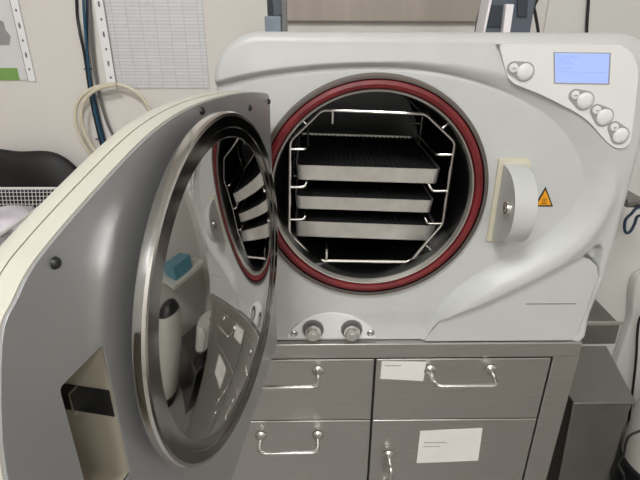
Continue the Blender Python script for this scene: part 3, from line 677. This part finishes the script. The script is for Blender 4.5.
# ================================================================== right of the cabinet
# steel bin with a sloping top
def ptz(x, y, z): return atz(x, y, z)
bkY = .90; zbt = at(606, 346, bkY)[2]
f1 = atz(636.5, 402.5, zbt); f0 = atz(574.5, 403, zbt); k1 = at(606, 346, bkY); fy = (f0[1]+f1[1])/2
bn = thing('steel_bin', ((f0[0]+f1[0])/2, fy+.06, 0), 'dull stainless steel floor bin standing right of the drawer cabinet', 'bin')
bxl = f0[0]-.01
MB().hexa([(bxl+.05, fy+.004, .012), (f1[0]-.012, fy+.004, .012), (f1[0]-.004, bkY, .012), (bxl+.05, bkY, .012)], [(bxl+.01, fy+.004, zbt-.004), (f1[0]-.004, fy+.004, zbt-.004), (k1[0], bkY, zbt-.004), (bxl+.01, bkY, zbt-.004)]).build('body', 'steel_d', bn, bevel=.003)
MB().hexa([(bxl+.008, fy, zbt-.006), (f1[0], fy, zbt-.006), (k1[0]+.002, bkY+.002, zbt-.006), (bxl+.008, bkY+.002, zbt-.006)], [(bxl+.008, fy, zbt), (f1[0], fy, zbt), (k1[0]+.002, bkY+.002, zbt), (bxl+.008, bkY+.002, zbt)]).build('lid', 'steel_d', bn, bevel=.002)
MB().box((bxl+.055, fy+.02, 0), (f1[0]-.03, bkY-.02, .0125)).build('foot', 'blackp', bn)
# wall ledge
lf0, lf1 = at(588, 327, .72), at(622, 322.5, .72); lb = at(617, 345, .72); zl = lf1[2]
lk1 = atz(603, 303, zl)
lg = thing('steel_tray', (.52, .86, lb[2]), 'small dark steel tray shelf fixed to the wall beside the worktop end', 'shelf')
xl0 = .435
MB().hexa([(xl0, .722, lb[2]), (lb[0]-.002, .722, lb[2]), (lb[0]+.004, W-.004, lb[2]), (xl0, W-.004, lb[2])], [(xl0, .72, zl-.004), (lf1[0]-.001, .72, zl-.004), (lf1[0]+.004, W-.004, zl-.004), (xl0, W-.004, zl-.004)]).build('shelf', 'steel_d', lg, bevel=.002)
MB().box((xl0, .7185, zl-.005), (lf1[0]+.001, .7225, zl+.002)).build('lip', 'steel', lg, bevel=.001)
# white trunking with rounded shoulder on the wall
tr = [at(x, y, W-.03) for x, y in [(700, 268), (655, 271), (641, 276), (635, 285), (632.5, 300), (631.5, 318), (626, 335)]]
tq = [(p_[0], p_[2]) for p_ in smooth_path(tr, 4)]; tq += [(tq[-1][0]-.004, .35), (tq[0][0], .35)]
tk = MB().prism(tq, XYf(W-.004), -.028, 0).build('wall_cover', 'wallr', bevel=.006)
tag(tk, 'pale wall cover with a rounded shoulder at the far right above the bin', 'cover')
# white water canister on the floor at right with black foot, plus a taller one and teal box beyond the frame
def canister(x, y, r, z0_, z1_, lab, cap):
    t = thing('water_canister', (x, y, z0_), lab, 'canister')
    MB().lathe([(0, z0_+.05), (r*.96, z0_+.05), (r, z0_+.06), (r, z1_-.02), (r*.9, z1_-.004), (0, z1_)], (x, y, 0), (0, 0, 1), 48).build('body', 'pipe', t)
    MB().lathe([(0, z0_), (r*1.06, z0_), (r*1.06, z0_+.085), (r*1.01, z0_+.09), (r*1.0, z0_+.0905)], (x, y, 0), (0, 0, 1), 48).build('foot', 'blackp', t)
    if cap: MB().lathe([(0, z1_+.05), (r*.5, z1_+.05), (r*.72, z1_+.03), (r*.9, z1_-.003)], (x, y, 0), (0, 0, 1), 48).build('cap', 'blackp', t)
    return t
q = at(633, 458, .80)
st = MB().box((.69, .70, 0), (1.2, W-.09, q[2]-.10)).build('low_stand', 'steel_d', bevel=.004); tag(st, 'low dark stand on the floor carrying the white canister', 'stand')
canister(q[0]+.075, .80, .085, q[2]-.10, q[2]+.13, 'squat white canister with black foot at the far right behind the bin', False)
canister(.98, .56, .085, 0, .66, 'tall white canister with black cap on the floor right of the bin', True)
# teal box on a small wall shelf beyond the right edge
sh = MB().box((.93, .60, .77), (1.25, .90, .79)).build('wall_shelf', 'pipe', bevel=.002); tag(sh, 'small pale shelf on the right wall under the teal box', 'shelf')
tb = MB().box((.98, .64, .79), (1.2, .80, .87)); tag(tb.build('storage_box', 'teal', bevel=.006), 'teal plastic box on the small right wall shelf', 'box')
# cords at far right
Yc = W-.04
tag(MB().tube(smooth_path([at(650, 305, Yc-.01), at(640, 318, Yc-.01), at(637.3, 335, Yc-.01), at(636, 360, Yc-.01), at(632.5, 392, Yc-.01), at(628, 430, Yc-.01), at(626, 480, Yc-.01)]), .0030, 8).build('power_cord', 'blackp'), 'black cord running down behind the bin at the far right', 'cable')
tag(MB().tube(smooth_path([at(650, 428, .68), at(640, 431, .68), at(629.5, 436, .68), at(625.5, 445, .68), at(624, 454, .68), at(618.5, 463, .68), at(621, 470, .68), at(624, 478, .68), at(621, 495, .68)]), .0022, 8).build('power_cord', 'blackp'), 'thin black cord hanging in front of the squat canister', 'cable')
hk = MB(); p0, p1 = at(628.5, 200, .93), at(648, 196, .93)
hk.box((p0[0], .93, at(628, 208, .93)[2]), (p1[0], W-.004, p0[2]))
hkb = hk.build('wall_hook', 'steel_d', bevel=.003); tag(hkb, 'small dark bracket on the pale wall holding the navy cord', 'bracket')
tag(MB().tube(smooth_path([at(*p, .926) for p in [(645, 207), (637, 208), (631, 214), (626, 219), (624.5, 225), (625, 231), (627.5, 233), (631, 230.5), (634.5, 224), (637, 217), (642, 215.5), (650, 216)]]), .0030, 8).build('hanging_cord', 'navy'), 'navy cord hanging in a loop beside the steriliser at right', 'cable')

# ================================================================== view
scene.view_settings.view_transform = 'Standard'; scene.view_settings.look = 'None'; scene.view_settings.exposure = 0.42; scene.view_settings.gamma = 1.0
try: scene.view_settings.use_curve_mapping = False
except Exception: pass
